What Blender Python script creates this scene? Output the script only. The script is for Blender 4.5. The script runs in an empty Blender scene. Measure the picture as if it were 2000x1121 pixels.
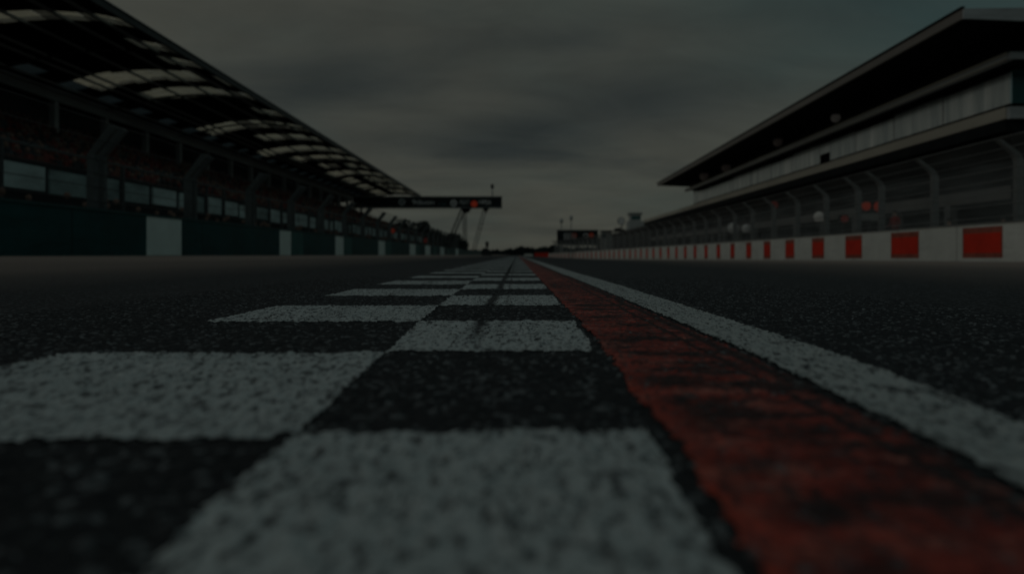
import bpy, bmesh, math, random
import numpy as np
from mathutils import Vector, Matrix

random.seed(7)
S = bpy.context.scene
COL = S.collection
R = math.radians

# ------------------------------------------------------------------ camera geometry
H, F, CX, CY = 0.15, 1400.0, 1010.0, 498.0        # eye height, focal length in photo pixels, vanishing point

def at(px, py, Y):
    return Vector(((px - CX) / F * Y, Y, H - (py - CY) / F * Y))

def drop(Y):                                      # the pit side of the track falls gently away
    return -min(1.1, 0.0047 * max(0.0, Y - 12.0))

def sstep(a, b, x):
    t = min(1.0, max(0.0, (x - a) / (b - a)))
    return t * t * (3 - 2 * t)

def ground_z(X, Y):
    return 0.13 * sstep(4, 11, -X) + drop(Y) * sstep(1.2, 7.0, X)

# ------------------------------------------------------------------ materials
def new_mat(name):
    m = bpy.data.materials.new(name)
    m.use_nodes = True
    nt = m.node_tree
    b = nt.nodes['Principled BSDF']
    return m, nt, b

def N(nt, kind, **kw):
    n = nt.nodes.new(kind)
    for k, v in kw.items():
        if k in n.inputs:
            n.inputs[k].default_value = v
        else:
            setattr(n, k, v)
    return n

def coords(nt, scale=(1, 1, 1), loc=(0, 0, 0)):
    g = nt.nodes.new('ShaderNodeNewGeometry')
    mp = nt.nodes.new('ShaderNodeMapping')
    mp.inputs['Scale'].default_value = scale
    mp.inputs['Location'].default_value = loc
    nt.links.new(g.outputs['Position'], mp.inputs['Vector'])
    return mp.outputs['Vector']

def ramp(nt, fac, p0, p1, c0=(0, 0, 0, 1), c1=(1, 1, 1, 1)):
    r = nt.nodes.new('ShaderNodeValToRGB')
    r.color_ramp.elements[0].position = p0
    r.color_ramp.elements[1].position = p1
    r.color_ramp.elements[0].color = c0
    r.color_ramp.elements[1].color = c1
    nt.links.new(fac, r.inputs['Fac'])
    return r.outputs['Color']

def mix(nt, fac, a, b, mode='MIX'):
    n = nt.nodes.new('ShaderNodeMix')
    n.data_type = 'RGBA'
    n.blend_type = mode
    def put(sock, v):
        if isinstance(v, (tuple, list)):
            sock.default_value = tuple(v) if len(v) == 4 else (*v, 1)
        elif isinstance(v, (int, float)):
            sock.default_value = v if sock.type == 'VALUE' else (v, v, v, 1)
        else:
            nt.links.new(v, sock)
    put(n.inputs[0], fac)
    put(n.inputs[6], a)
    put(n.inputs[7], b)
    return n.outputs[2]

def math_n(nt, op, a, b=0.0, clamp=False):
    n = nt.nodes.new('ShaderNodeMath')
    n.operation = op
    n.use_clamp = clamp
    for i, v in enumerate((a, b)):
        if isinstance(v, (int, float)):
            n.inputs[i].default_value = v
        else:
            nt.links.new(v, n.inputs[i])
    return n.outputs[0]

def noise(nt, vec, scale, detail=3.0, rough=0.55):
    n = N(nt, 'ShaderNodeTexNoise', Scale=scale, Detail=detail, Roughness=rough)
    nt.links.new(vec, n.inputs['Vector'])
    return n.outputs['Fac']

def plain(name, col, rough=0.6, var=0.25, scale=1.5, metal=0.0, spec=0.3, stretch=(1, 1, 1), bump=0.0, joint=None, scuff=0.0):
    """a paint, metal or concrete with uneven, weathered tone"""
    m, nt, b = new_mat(name)
    v = coords(nt, stretch)
    f = ramp(nt, noise(nt, v, scale, 5.0, 0.65), 0.3, 0.75)
    lo = tuple(c * (1 - var) for c in col)
    hi = tuple(min(1, c * (1 + var * 0.6)) for c in col)
    c = mix(nt, f, lo, hi)
    if scuff:                                      # tyre scuffs and rain streaks
        sc = ramp(nt, noise(nt, coords(nt, (1, 0.35, 2.5), (4, 8, 2)), 1.7, 6, 0.75), 0.52, 0.72)
        c = mix(nt, math_n(nt, 'MULTIPLY', sc, scuff), c, tuple(x * 0.35 for x in col))
    if joint:                                      # butt joints between the cast sections
        g = nt.nodes.new('ShaderNodeNewGeometry')
        sx = nt.nodes.new('ShaderNodeSeparateXYZ')
        nt.links.new(g.outputs['Position'], sx.inputs[0])
        jl = math_n(nt, 'LESS_THAN', math_n(nt, 'FRACT', math_n(nt, 'DIVIDE', math_n(nt, 'ADD', sx.outputs[1], joint[2]), joint[0])), joint[1] / joint[0])
        c = mix(nt, math_n(nt, 'MULTIPLY', jl, 0.75), c, tuple(x * 0.12 for x in col))
    nt.links.new(c, b.inputs['Base Color'])
    b.inputs['Roughness'].default_value = rough
    b.inputs['Metallic'].default_value = metal
    b.inputs['Specular IOR Level'].default_value = spec
    if bump:
        bp = N(nt, 'ShaderNodeBump', Strength=bump, Distance=0.02)
        nt.links.new(noise(nt, v, scale * 12, 4), bp.inputs['Height'])
        nt.links.new(bp.outputs['Normal'], b.inputs['Normal'])
    return m

def emitter(name, col, strength, body):
    m, nt, b = new_mat(name)
    b.inputs['Base Color'].default_value = (*body, 1)
    b.inputs['Roughness'].default_value = 0.4
    b.inputs['Emission Color'].default_value = (*col, 1)
    b.inputs['Emission Strength'].default_value = strength
    return m

def asphalt_colour(nt, near):
    """dark binder with paler chips brightened to paint in glints, rubbered lanes and brownish dust towards the walls"""
    p = coords(nt)
    chips = N(nt, 'ShaderNodeTexVoronoi', Scale=125.0 if near else 80.0)
    nt.links.new(p, chips.inputs['Vector'])
    sep = nt.nodes.new('ShaderNodeSeparateColor')
    nt.links.new(chips.outputs['Color'], sep.inputs[0])
    pale = ramp(nt, sep.outputs[0], 0.80, 0.97)
    base = mix(nt, noise(nt, p, 3.0, 6, 0.7), ASPH_LO, ASPH_HI)
    c = mix(nt, math_n(nt, 'MULTIPLY', pale, 0.68 if near else 0.6), base, (0.19, 0.218, 0.225) if near else (0.075, 0.083, 0.087))  # stone chips, their colour brightened to carry glints too
    lanes = ramp(nt, noise(nt, coords(nt, (0.55, 0.012, 1)), 1.0, 3, 0.5), 0.40, 0.66)
    c = mix(nt, math_n(nt, 'MULTIPLY', lanes, 0.45), c, (0.022, 0.024, 0.025))
    return c, p, chips, sep

ASPH_LO, ASPH_HI = (0.006, 0.008, 0.010), (0.025, 0.029, 0.032)

def mat_asphalt(name, near=False):
    m, nt, b = new_mat(name)
    c, p, chips, sep = asphalt_colour(nt, True)
    if not near:
        # dust along both edges of the track: brown, away from the racing line
        g = nt.nodes.new('ShaderNodeNewGeometry')
        sx = nt.nodes.new('ShaderNodeSeparateXYZ')
        nt.links.new(g.outputs['Position'], sx.inputs[0])
        ax = math_n(nt, 'ABSOLUTE', sx.outputs[0])
        d = math_n(nt, 'DIVIDE', math_n(nt, 'SUBTRACT', ax, 2.0), 6.0, True)
        d = math_n(nt, 'MULTIPLY', d, math_n(nt, 'ADD', 0.35, noise(nt, coords(nt, (0.5, 0.04, 1)), 1.0, 4)), True)
        c = mix(nt, d, c, (0.29, 0.235, 0.20))
    nt.links.new(c, b.inputs['Base Color'])
    b.inputs['Roughness'].default_value = 0.82
    b.inputs['Specular IOR Level'].default_value = 0.22
    bp = N(nt, 'ShaderNodeBump', Strength=0.6, Distance=0.004)
    nt.links.new(math_n(nt, 'SUBTRACT', 1.0, chips.outputs['Distance']), bp.inputs['Height'])
    nt.links.new(bp.outputs['Normal'], b.inputs['Normal'])
    return m

def mat_road_paint(name, kind):
    """paint rolled on coarse asphalt: pits where the stone shows through, dirt, rubber streaks"""
    m, nt, b = new_mat(name)
    asp, p, chips, sep = asphalt_colour(nt, True)
    pits = ramp(nt, noise(nt, coords(nt, (1, 0.36, 1)), 85.0, 3, 0.6), 0.54, 0.62)
    fine = ramp(nt, noise(nt, coords(nt, (1, 0.36, 1), (5, 3, 0)), 170.0, 3, 0.6), 0.54, 0.62)
    worn = ramp(nt, noise(nt, coords(nt, (1, 1, 1), (2, 9, 0)), 3.2, 3, 0.6), 0.42, 0.74)
    mask = math_n(nt, 'ADD', math_n(nt, 'MULTIPLY', pits, math_n(nt, 'ADD', 0.42, worn)), math_n(nt, 'MULTIPLY', fine, 0.75), True)
    g = nt.nodes.new('ShaderNodeNewGeometry')
    sx = nt.nodes.new('ShaderNodeSeparateXYZ')
    nt.links.new(g.outputs['Position'], sx.inputs[0])
    if kind == 'white':
        dirt = ramp(nt, noise(nt, p, 9.0, 5, 0.7), 0.3, 0.75)
        col = mix(nt, dirt, (0.35, 0.40, 0.40), (0.48, 0.525, 0.52))
        # two narrow strips of tyre rubber laid along the track
        for cx, w, k in ((-0.078, 0.022, 1.4), (-0.035, 0.012, 0.45), (-0.47, 0.05, 0.25)):
            wob = math_n(nt, 'MULTIPLY', math_n(nt, 'SUBTRACT', noise(nt, coords(nt, (0, 1.2, 0), (cx * 40, 0, 0)), 1.0, 3), 0.5), 0.05)
            d = math_n(nt, 'ABSOLUTE', math_n(nt, 'SUBTRACT', math_n(nt, 'SUBTRACT', sx.outputs[0], cx), wob))
            s = math_n(nt, 'SUBTRACT', 1.0, math_n(nt, 'DIVIDE', d, w), True)
            s = math_n(nt, 'MULTIPLY', s, noise(nt, coords(nt, (40, 3, 1)), 1.0, 3))
            s = math_n(nt, 'MULTIPLY', s, math_n(nt, 'MULTIPLY', math_n(nt, 'SUBTRACT', sx.outputs[1], 1.15), 2.5, True))
            mask = math_n(nt, 'ADD', mask, math_n(nt, 'MULTIPLY', s, 2.0 * k), True)
    elif kind == 'line':
        dirt = ramp(nt, noise(nt, p, 6.0, 5, 0.7), 0.25, 0.8)
        col = mix(nt, dirt, (0.31, 0.35, 0.345), (0.41, 0.445, 0.435))
    else:
        tone = ramp(nt, noise(nt, coords(nt, (1.2, 3.0, 1)), 5.0, 6, 0.75), 0.34, 0.66)
        col = mix(nt, tone, (0.075, 0.008, 0.006), (0.42, 0.062, 0.040))
        fade = ramp(nt, noise(nt, coords(nt, (1, 1.8, 1), (7, 1, 3)), 11.0, 5, 0.75), 0.50, 0.66)
        col = mix(nt, math_n(nt, 'MULTIPLY', fade, 0.85), col, (0.46, 0.175, 0.135))
        # fresh orange red left along the inner edge, where no tyre runs
        ed = math_n(nt, 'SUBTRACT', 1.0, math_n(nt, 'DIVIDE', math_n(nt, 'SUBTRACT', sx.outputs[0], 0.128), 0.024), True)
        ed = math_n(nt, 'MULTIPLY', ed, ramp(nt, noise(nt, p, 18.0, 4, 0.7), 0.3, 0.6))
        col = mix(nt, math_n(nt, 'MULTIPLY', ed, 0.55), col, (0.44, 0.060, 0.030))
        # rubber dragged across in blotches and two long streaks towards the outer edge
        rub = ramp(nt, noise(nt, coords(nt, (1.0, 2.4, 1), (0, 4, 0)), 3.6, 6, 0.75), 0.455, 0.56)
        inner = math_n(nt, 'DIVIDE', math_n(nt, 'SUBTRACT', sx.outputs[0], 0.128), 0.045, True)
        rub = math_n(nt, 'MULTIPLY', math_n(nt, 'MULTIPLY', rub, inner), 0.93)
        for cx, w in ((0.288, 0.010), (0.328, 0.020)):
            wob = math_n(nt, 'MULTIPLY', math_n(nt, 'SUBTRACT', noise(nt, coords(nt, (0, 2.0, 0), (cx * 90, 0, 0)), 1.0, 5), 0.5), 0.05)
            d = math_n(nt, 'ABSOLUTE', math_n(nt, 'SUBTRACT', math_n(nt, 'SUBTRACT', sx.outputs[0], cx), wob))
            s = math_n(nt, 'MULTIPLY', math_n(nt, 'SUBTRACT', 1.0, math_n(nt, 'DIVIDE', d, w), True), 1.4, True)
            rub = math_n(nt, 'MAXIMUM', rub, math_n(nt, 'MULTIPLY', s, 0.95))
        col = mix(nt, rub, col, (0.014, 0.007, 0.007))
        mask = math_n(nt, 'MULTIPLY', mask, 0.85)
    nt.links.new(mix(nt, mask, col, asp), b.inputs['Base Color'])
    b.inputs['Roughness'].default_value = 0.72
    b.inputs['Specular IOR Level'].default_value = 0.25
    bp = N(nt, 'ShaderNodeBump', Strength=0.35, Distance=0.004)
    nt.links.new(math_n(nt, 'SUBTRACT', math_n(nt, 'SUBTRACT', 1.0, chips.outputs['Distance']), mask), bp.inputs['Height'])
    nt.links.new(bp.outputs['Normal'], b.inputs['Normal'])
    return m

def mat_netting(name, fac, col):
    """wire netting too fine to resolve: mostly open, part thin grey wire"""
    m, nt, b = new_mat(name)
    b.inputs['Base Color'].default_value = (*col, 1)
    b.inputs['Roughness'].default_value = 0.5
    b.inputs['Metallic'].default_value = 0.3
    tr = nt.nodes.new('ShaderNodeBsdfTransparent')
    ms = nt.nodes.new('ShaderNodeMixShader')
    f = ramp(nt, noise(nt, coords(nt, (1, 0.25, 2.2)), 1.6, 4), 0.3, 0.8)
    nt.links.new(math_n(nt, 'MULTIPLY', math_n(nt, 'ADD', 0.6, f), fac), ms.inputs[0])
    nt.links.new(tr.outputs[0], ms.inputs[1])
    nt.links.new(b.outputs[0], ms.inputs[2])
    nt.links.new(ms.outputs[0], nt.nodes['Material Output'].inputs['Surface'])
    return m

def mat_skylight(name, col, thr):
    m, nt, b = new_mat(name)
    tl = N(nt, 'ShaderNodeBsdfTranslucent')
    tr = N(nt, 'ShaderNodeBsdfTransparent')
    ms = nt.nodes.new('ShaderNodeMixShader')
    f = ramp(nt, noise(nt, coords(nt, (0.7, 1.0, 1)), 1.3, 5, 0.7), 0.25, 0.8)
    c = mix(nt, f, tuple(x * 0.72 for x in col), col)
    nt.links.new(c, tl.inputs['Color'])
    nt.links.new(c, tr.inputs['Color'])
    ms.inputs[0].default_value = thr
    nt.links.new(tl.outputs[0], ms.inputs[1])
    nt.links.new(tr.outputs[0], ms.inputs[2])
    nt.links.new(ms.outputs[0], nt.nodes['Material Output'].inputs['Surface'])
    return m

M = {}
M['asphalt'] = mat_asphalt('asphalt_far')
M['asphalt_near'] = mat_asphalt('asphalt_near', True)
M['white_paint'] = mat_road_paint('white_road_paint', 'white')
M['line_paint'] = mat_road_paint('white_line_paint', 'line')
M['red_paint'] = mat_road_paint('red_road_paint', 'red')
M['green_wall'] = plain('green_wall_paint', (0.009, 0.074, 0.078), 0.5, 0.35, 0.6, spec=0.15, joint=(4.0, 0.05, 0.7), scuff=0.6)
M['teal_panel'] = plain('teal_panel_paint', (0.02, 0.13, 0.125), 0.5, 0.3, 1.5)
M['white_panel'] = plain('white_panel_paint', (0.74, 0.86, 0.82), 0.55, 0.12, 1.2)
M['concrete'] = plain('concrete', (0.20, 0.21, 0.205), 0.85, 0.35, 1.2, bump=0.3)
M['dark_steel'] = plain('dark_steel', (0.045, 0.052, 0.054), 0.5, 0.3, 1.0)
M['grey_steel'] = plain('galvanised_steel', (0.26, 0.29, 0.29), 0.5, 0.3, 2.0, 0.2)
M['post_dark'] = plain('post_dark_steel', (0.115, 0.135, 0.138), 0.6, 0.35, 2.0)
M['post_steel'] = plain('post_steel', (0.21, 0.22, 0.218), 0.55, 0.25, 2.0, 0.1)
M['beam_paint'] = plain('beam_paint', (0.42, 0.47, 0.48), 0.6, 0.3, 0.7, stretch=(1, .3, 1))
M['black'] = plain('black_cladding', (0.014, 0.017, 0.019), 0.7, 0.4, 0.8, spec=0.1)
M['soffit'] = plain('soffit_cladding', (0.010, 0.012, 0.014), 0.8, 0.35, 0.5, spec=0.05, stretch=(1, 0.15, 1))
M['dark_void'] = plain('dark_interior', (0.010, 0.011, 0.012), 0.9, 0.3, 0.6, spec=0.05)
M['seat'] = plain('stand_seats', (0.045, 0.018, 0.016), 0.7, 0.6, 2.0)
M['fascia'] = plain('roof_fascia', (0.20, 0.185, 0.17), 0.5, 0.3, 0.4, stretch=(1, 0.2, 1))
M['gutter'] = plain('gutter_metal', (0.42, 0.46, 0.48), 0.45, 0.3, 0.5, 0.1, stretch=(1, 0.1, 4))
M['beige'] = plain('beige_slab', (0.43, 0.42, 0.36), 0.7, 0.18, 0.5, stretch=(1, 0.2, 1))
M['balcony'] = plain('balcony_panels', (0.80, 0.93, 0.98), 0.25, 0.5, 0.9, 0.75, stretch=(1, 1.3, 0.12))
M['teal_glass'] = plain('teal_glass', (0.012, 0.075, 0.08), 0.15, 0.3, 0.5, spec=0.5)
M['pale_board'] = plain('pale_hoarding', (0.60, 0.74, 0.72), 0.5, 0.5, 0.7, stretch=(1, 0.6, 2.2))
M['dull_board'] = plain('dull_hoarding', (0.30, 0.40, 0.39), 0.5, 0.5, 0.9, stretch=(1, 0.6, 2.2))
M['white_wall'] = plain('pit_wall_white', (0.68, 0.71, 0.67), 0.65, 0.14, 1.0, bump=0.1, joint=(3.6, 0.03, 1.6), scuff=0.35)
M['red_wall'] = plain('pit_wall_red', (0.74, 0.040, 0.018), 0.5, 0.2, 1.5)
M['red_dull'] = plain('pit_wall_dull_red', (0.36, 0.10, 0.07), 0.6, 0.35, 3.0)  # duller red for the painted blur halo, and for the barrier rail
M['net'] = mat_netting('fence_netting', 0.36, (0.22, 0.25, 0.255))
M['net_thin'] = mat_netting('thin_netting', 0.17, (0.13, 0.155, 0.16))
M['skylight'] = mat_skylight('roof_skylight', (0.92, 0.88, 0.79), 0.8)
M['skylight_dirty'] = mat_skylight('dirty_skylight', (0.50, 0.48, 0.44), 0.75)
M['dim_light'] = mat_skylight('roof_light_dirty', (0.26, 0.30, 0.32), 0.7)
M['leaf'] = plain('dark_foliage', (0.028, 0.045, 0.040), 0.75, 0.6, 1.2, spec=0.1)
M['leaf_far'] = plain('far_foliage', (0.020, 0.034, 0.036), 0.8, 0.5, 0.3, spec=0.05)
M['bark'] = plain('bark', (0.05, 0.045, 0.04), 0.9, 0.4, 5.0)
M['lamp_red'] = emitter('red_lamp_lens', (1.0, 0.10, 0.03), 0.40, (0.35, 0.03, 0.02))
M['lamp_dim_red'] = emitter('dull_red_lens', (0.9, 0.10, 0.06), 0.16, (0.25, 0.03, 0.025))
M['lamp_white'] = emitter('white_lamp_lens', (1.0, 0.98, 0.88), 0.22, (0.6, 0.6, 0.56))
M['lamp_soft'] = emitter('soft_white_lens', (0.92, 1.0, 0.98), 0.08, (0.5, 0.52, 0.5))
M['lamp_glass'] = emitter('ceiling_lamp_glass', (1.0, 0.95, 0.85), 0.09, (0.5, 0.48, 0.44))
M['lamp_dull'] = emitter('dull_ceiling_lamp', (1.0, 0.85, 0.75), 0.035, (0.28, 0.22, 0.20))
M['letter'] = plain('white_lettering', (0.72, 0.75, 0.75), 0.5, 0.2, 2.0)
M['letter_dim'] = plain('dull_lettering', (0.08, 0.18, 0.19), 0.5, 0.3, 2.0)
M['letter_red'] = plain('red_lettering', (0.7, 0.10, 0.05), 0.5, 0.2, 2.0)
M['sign_board'] = plain('sign_board', (0.012, 0.020, 0.022), 0.5, 0.4, 0.5, spec=0.2)
M['cabin'] = plain('cabin_paint', (0.30, 0.32, 0.31), 0.6, 0.25, 1.0)
M['tower'] = plain('tower_cladding', (0.34, 0.37, 0.37), 0.6, 0.2, 0.6)
M['skin'] = plain('skin', (0.42, 0.27, 0.21), 0.6, 0.1, 5.0)
M['top_red'] = plain('red_shirt', (0.30, 0.035, 0.03), 0.8, 0.2, 6.0)
M['top_pale'] = plain('pale_shirt', (0.38, 0.30, 0.28), 0.8, 0.2, 6.0)
M['trousers'] = plain('dark_trousers', (0.03, 0.032, 0.04), 0.85, 0.2, 6.0)
M['hair'] = plain('dark_hair', (0.025, 0.02, 0.018), 0.7, 0.3, 9.0)
CROWD = [plain('crowd_cloth_%s' % n, c, 0.85, 0.3, 3.0) for n, c in (
    ('red', (0.22, 0.03, 0.02)), ('dark', (0.03, 0.03, 0.035)), ('rust', (0.17, 0.055, 0.03)),
    ('blue', (0.05, 0.075, 0.09)), ('grey', (0.15, 0.16, 0.16)), ('skin', (0.26, 0.15, 0.11)))]

# ------------------------------------------------------------------ mesh helpers
class MB:
    def __init__(self):
        self.v, self.f, self.mi = [], [], []
    def face(self, pts, mi=0):
        b = len(self.v)
        self.v += [tuple(p) for p in pts]
        self.f.append(tuple(range(b, b + len(pts))))
        self.mi.append(mi)
    def hexa(self, p, mi=0):                       # 8 points: bottom loop, then top loop
        b = len(self.v)
        self.v += [tuple(q) for q in p]
        for q in ((3, 2, 1, 0), (4, 5, 6, 7), (0, 1, 5, 4), (1, 2, 6, 5), (2, 3, 7, 6), (3, 0, 4, 7)):
            self.f.append(tuple(b + i for i in q))
            self.mi.append(mi)
        return self
    def box(self, x0, x1, y0, y1, z0, z1, mi=0):
        return self.hexa([(x0, y0, z0), (x1, y0, z0), (x1, y1, z0), (x0, y1, z0),
                          (x0, y0, z1), (x1, y0, z1), (x1, y1, z1), (x0, y1, z1)], mi)
    def sweep(self, prof, path, mi=0, closed=True, caps=True):
        """prof: (u, z) loop; path: list of (x, y, z); u runs across the path, level"""
        b, n = len(self.v), len(prof)
        P = [Vector(p) for p in path]
        for i, p in enumerate(P):
            d = (P[min(i + 1, len(P) - 1)] - P[max(i - 1, 0)])
            d.z = 0
            d.normalize()
            r = Vector((d.y, -d.x, 0))
            for u, z in prof:
                q = p + r * u
                self.v.append((q.x, q.y, q.z + z))
        m = n if closed else n - 1
        for i in range(len(P) - 1):
            for j in range(m):
                a, c = b + i * n + j, b + i * n + (j + 1) % n
                self.f.append((a, c, c + n, a + n))
                self.mi.append(mi)
        if caps and closed:
            self.f.append(tuple(b + j for j in range(n))[::-1]); self.mi.append(mi)
            self.f.append(tuple(b + (len(P) - 1) * n + j for j in range(n))); self.mi.append(mi)
        return self
    def tube(self, pts, r, sides=6, mi=0, r2=None):
        P = [Vector(p) for p in pts]
        b = len(self.v)
        for i, p in enumerate(P):
            d = (P[min(i + 1, len(P) - 1)] - P[max(i - 1, 0)]).normalized()
            a = d.cross(Vector((0, 0, 1)))
            if a.length < 0.05:
                a = d.cross(Vector((0, 1, 0)))
            a.normalize()
            c = d.cross(a)
            rr = r if r2 is None else r + (r2 - r) * i / (len(P) - 1)
            for k in range(sides):
                t = 2 * math.pi * k / sides
                self.v.append(tuple(p + a * (rr * math.cos(t)) + c * (rr * math.sin(t))))
        for i in range(len(P) - 1):
            for k in range(sides):
                q, w = b + i * sides + k, b + i * sides + (k + 1) % sides
                self.f.append((q, w, w + sides, q + sides)); self.mi.append(mi)
        self.f.append(tuple(b + k for k in range(sides))[::-1]); self.mi.append(mi)
        e = b + (len(P) - 1) * sides
        self.f.append(tuple(e + k for k in range(sides))); self.mi.append(mi)
        return self
    def ball(self, c, r, mi=0, seg=14, rings=8, squash=(1, 1, 1)):
        b = len(self.v)
        for i in range(1, rings):
            t = math.pi * i / rings
            for k in range(seg):
                p = 2 * math.pi * k / seg
                self.v.append((c[0] + r * squash[0] * math.sin(t) * math.cos(p), c[1] + r * squash[1] * math.sin(t) * math.sin(p), c[2] + r * squash[2] * math.cos(t)))
        top, bot = len(self.v), len(self.v) + 1
        self.v += [(c[0], c[1], c[2] + r * squash[2]), (c[0], c[1], c[2] - r * squash[2])]
        for i in range(rings - 2):
            for k in range(seg):
                a, d = b + i * seg + k, b + i * seg + (k + 1) % seg
                self.f.append((a, a + seg, d + seg, d)); self.mi.append(mi)
        for k in range(seg):
            self.f.append((b + k, b + (k + 1) % seg, top)); self.mi.append(mi)
            e = b + (rings - 2) * seg
            self.f.append((e + (k + 1) % seg, e + k, bot)); self.mi.append(mi)
        return self
    def disc(self, c, r, thick, mi=0, seg=24, r_in=0.0):
        """a round plate facing -Y (towards the camera), its front at c.y"""
        for k in range(seg):
            a, d = 2 * math.pi * k / seg, 2 * math.pi * (k + 1) / seg
            def p(rad, ang, y):
                return (c[0] + rad * math.cos(ang), c[1] + y, c[2] + rad * math.sin(ang))
            if r_in:
                self.hexa([p(r_in, a, 0), p(r, a, 0), p(r, a, thick), p(r_in, a, thick),
                           p(r_in, d, 0), p(r, d, 0), p(r, d, thick), p(r_in, d, thick)], mi)
            else:
                self.face([(c[0], c[1], c[2]), p(r, a, 0), p(r, d, 0)], mi)
                self.face([p(r, a, 0), p(r, a, thick), p(r, d, thick), p(r, d, 0)], mi)
                self.face([(c[0], c[1] + thick, c[2]), p(r, d, thick), p(r, a, thick)], mi)
        return self
    def build(self, name, mats, parent=None, smooth=False):
        me = bpy.data.meshes.new(name)
        me.from_pydata(self.v, [], self.f)
        for m in (mats if isinstance(mats, (list, tuple)) else [mats]):
            me.materials.append(m)
        if any(self.mi):
            me.polygons.foreach_set('material_index', self.mi)
        if smooth:
            me.polygons.foreach_set('use_smooth', [True] * len(me.polygons))
        bm = bmesh.new(); bm.from_mesh(me)
        bmesh.ops.recalc_face_normals(bm, faces=bm.faces)
        bm.to_mesh(me); bm.free()
        return link(name, me, parent)

def link(name, data, parent=None):
    o = bpy.data.objects.new(name, data)
    COL.objects.link(o)
    if parent is not None:
        o.parent = parent
        o.matrix_parent_inverse = Matrix.Translation(parent.location).inverted()
    return o

def tag(o, label=None, cat=None, group=None, kind=None):
    for k, v in (('label', label), ('category', cat), ('group', group), ('kind', kind)):
        if v: o[k] = v
    return o

def thing(name, loc, label, cat, group=None):
    o = bpy.data.objects.new(name, None)
    COL.objects.link(o)
    o.location = loc
    o.empty_display_size = 0.2
    return tag(o, label, cat, group)

def copy_tree(o, shift, parent=None):
    c = o.copy()
    COL.objects.link(c)
    if parent is None:
        c.location = o.location + Vector(shift)
    else:
        c.parent = parent
        c.matrix_parent_inverse = o.matrix_parent_inverse.copy()
    for ch in [x for x in bpy.data.objects if x.parent == o]:
        copy_tree(ch, shift, c)
    return c

def lettering(text, size, mat, parent, loc, width=None, depth=0.03, name='lettering'):
    """solid letters standing in the XZ plane, readable from -Y"""
    cu = bpy.data.curves.new(name, 'FONT')
    cu.body = text
    cu.size = size
    cu.extrude = depth
    cu.space_character = 0.95
    tmp = bpy.data.objects.new('lettering_source', cu)
    COL.objects.link(tmp)
    dg = bpy.context.evaluated_depsgraph_get()
    me = bpy.data.meshes.new_from_object(tmp.evaluated_get(dg))
    bpy.data.objects.remove(tmp)
    xs = [v.co.x for v in me.vertices]
    w = max(xs) - min(xs)
    k = (width / w) if width else 1.0
    x0 = min(xs)
    for v in me.vertices:
        x, y, z = v.co
        v.co = (loc[0] + (x - x0) * k, loc[1] - z, loc[2] + y)
    me.materials.clear()
    me.materials.append(mat)
    return link(name, me, parent)

# ------------------------------------------------------------------ ground
def grid_sheet(name, xs, ys, zf, mat):
    mb = MB()
    n = len(xs)
    for y in ys:
        for x in xs:
            mb.v.append((x, y, zf(x, y)))
    for j in range(len(ys) - 1):
        for i in range(n - 1):
            a = j * n + i
            mb.f.append((a, a + 1, a + 1 + n, a + n)); mb.mi.append(0)
    return tag(mb.build(name, mat), kind='structure')

xs = [-3000, -800, -200, -80, -40, -20, -12.5, -11, -10, -9, -8, -7, -6, -5, -4, -2, 0, 0.6, 1.2] + \
     [1.6 + 0.5 * i for i in range(12)] + [8, 10, 15, 25, 40, 80, 200, 800, 3000]
ys = [-400, -60, -20, -5, 0, 3, 6, 9, 12, 16, 20, 25, 30, 36, 42, 50, 60, 72, 85, 100, 120, 140, 165, 190, 220, 246, 300, 500, 1000, 4000]
grid_sheet('track', xs, ys, lambda x, y: ground_z(x, y) - 0.006, M['asphalt'])

# relief of the coarse asphalt close to the lens, as real geometry
def h2(ix, iy, seed):
    n = (ix.astype(np.int64) * 374761393 + iy.astype(np.int64) * 668265263 + seed * 2147483647) & 0xffffffff
    n = ((n ^ (n >> 13)) * 1274126177) & 0xffffffff
    return ((n ^ (n >> 16)) & 0xffff) / 65535.0

def worley(x, y, cell, seed):
    gx, gy = np.floor(x / cell), np.floor(y / cell)
    f1 = np.full(x.shape, 9.0); rnd = np.zeros(x.shape)
    for dx in (-1, 0, 1):
        for dy in (-1, 0, 1):
            cx, cy = gx + dx, gy + dy
            px = (cx + h2(cx, cy, seed)) * cell
            py = (cy + h2(cx, cy, seed + 1)) * cell
            d = np.hypot(x - px, y - py) / cell
            k = d < f1
            f1 = np.where(k, d, f1)
            rnd = np.where(k, h2(cx, cy, seed + 2), rnd)
    return f1, rnd

def vnoise(x, y, cell, seed):
    gx, gy = np.floor(x / cell), np.floor(y / cell)
    fx, fy = x / cell - gx, y / cell - gy
    fx, fy = fx * fx * (3 - 2 * fx), fy * fy * (3 - 2 * fy)
    a, b = h2(gx, gy, seed), h2(gx + 1, gy, seed)
    c, d = h2(gx, gy + 1, seed), h2(gx + 1, gy + 1, seed)
    return (a * (1 - fx) + b * fx) * (1 - fy) + (c * (1 - fx) + d * fx) * fy

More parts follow.
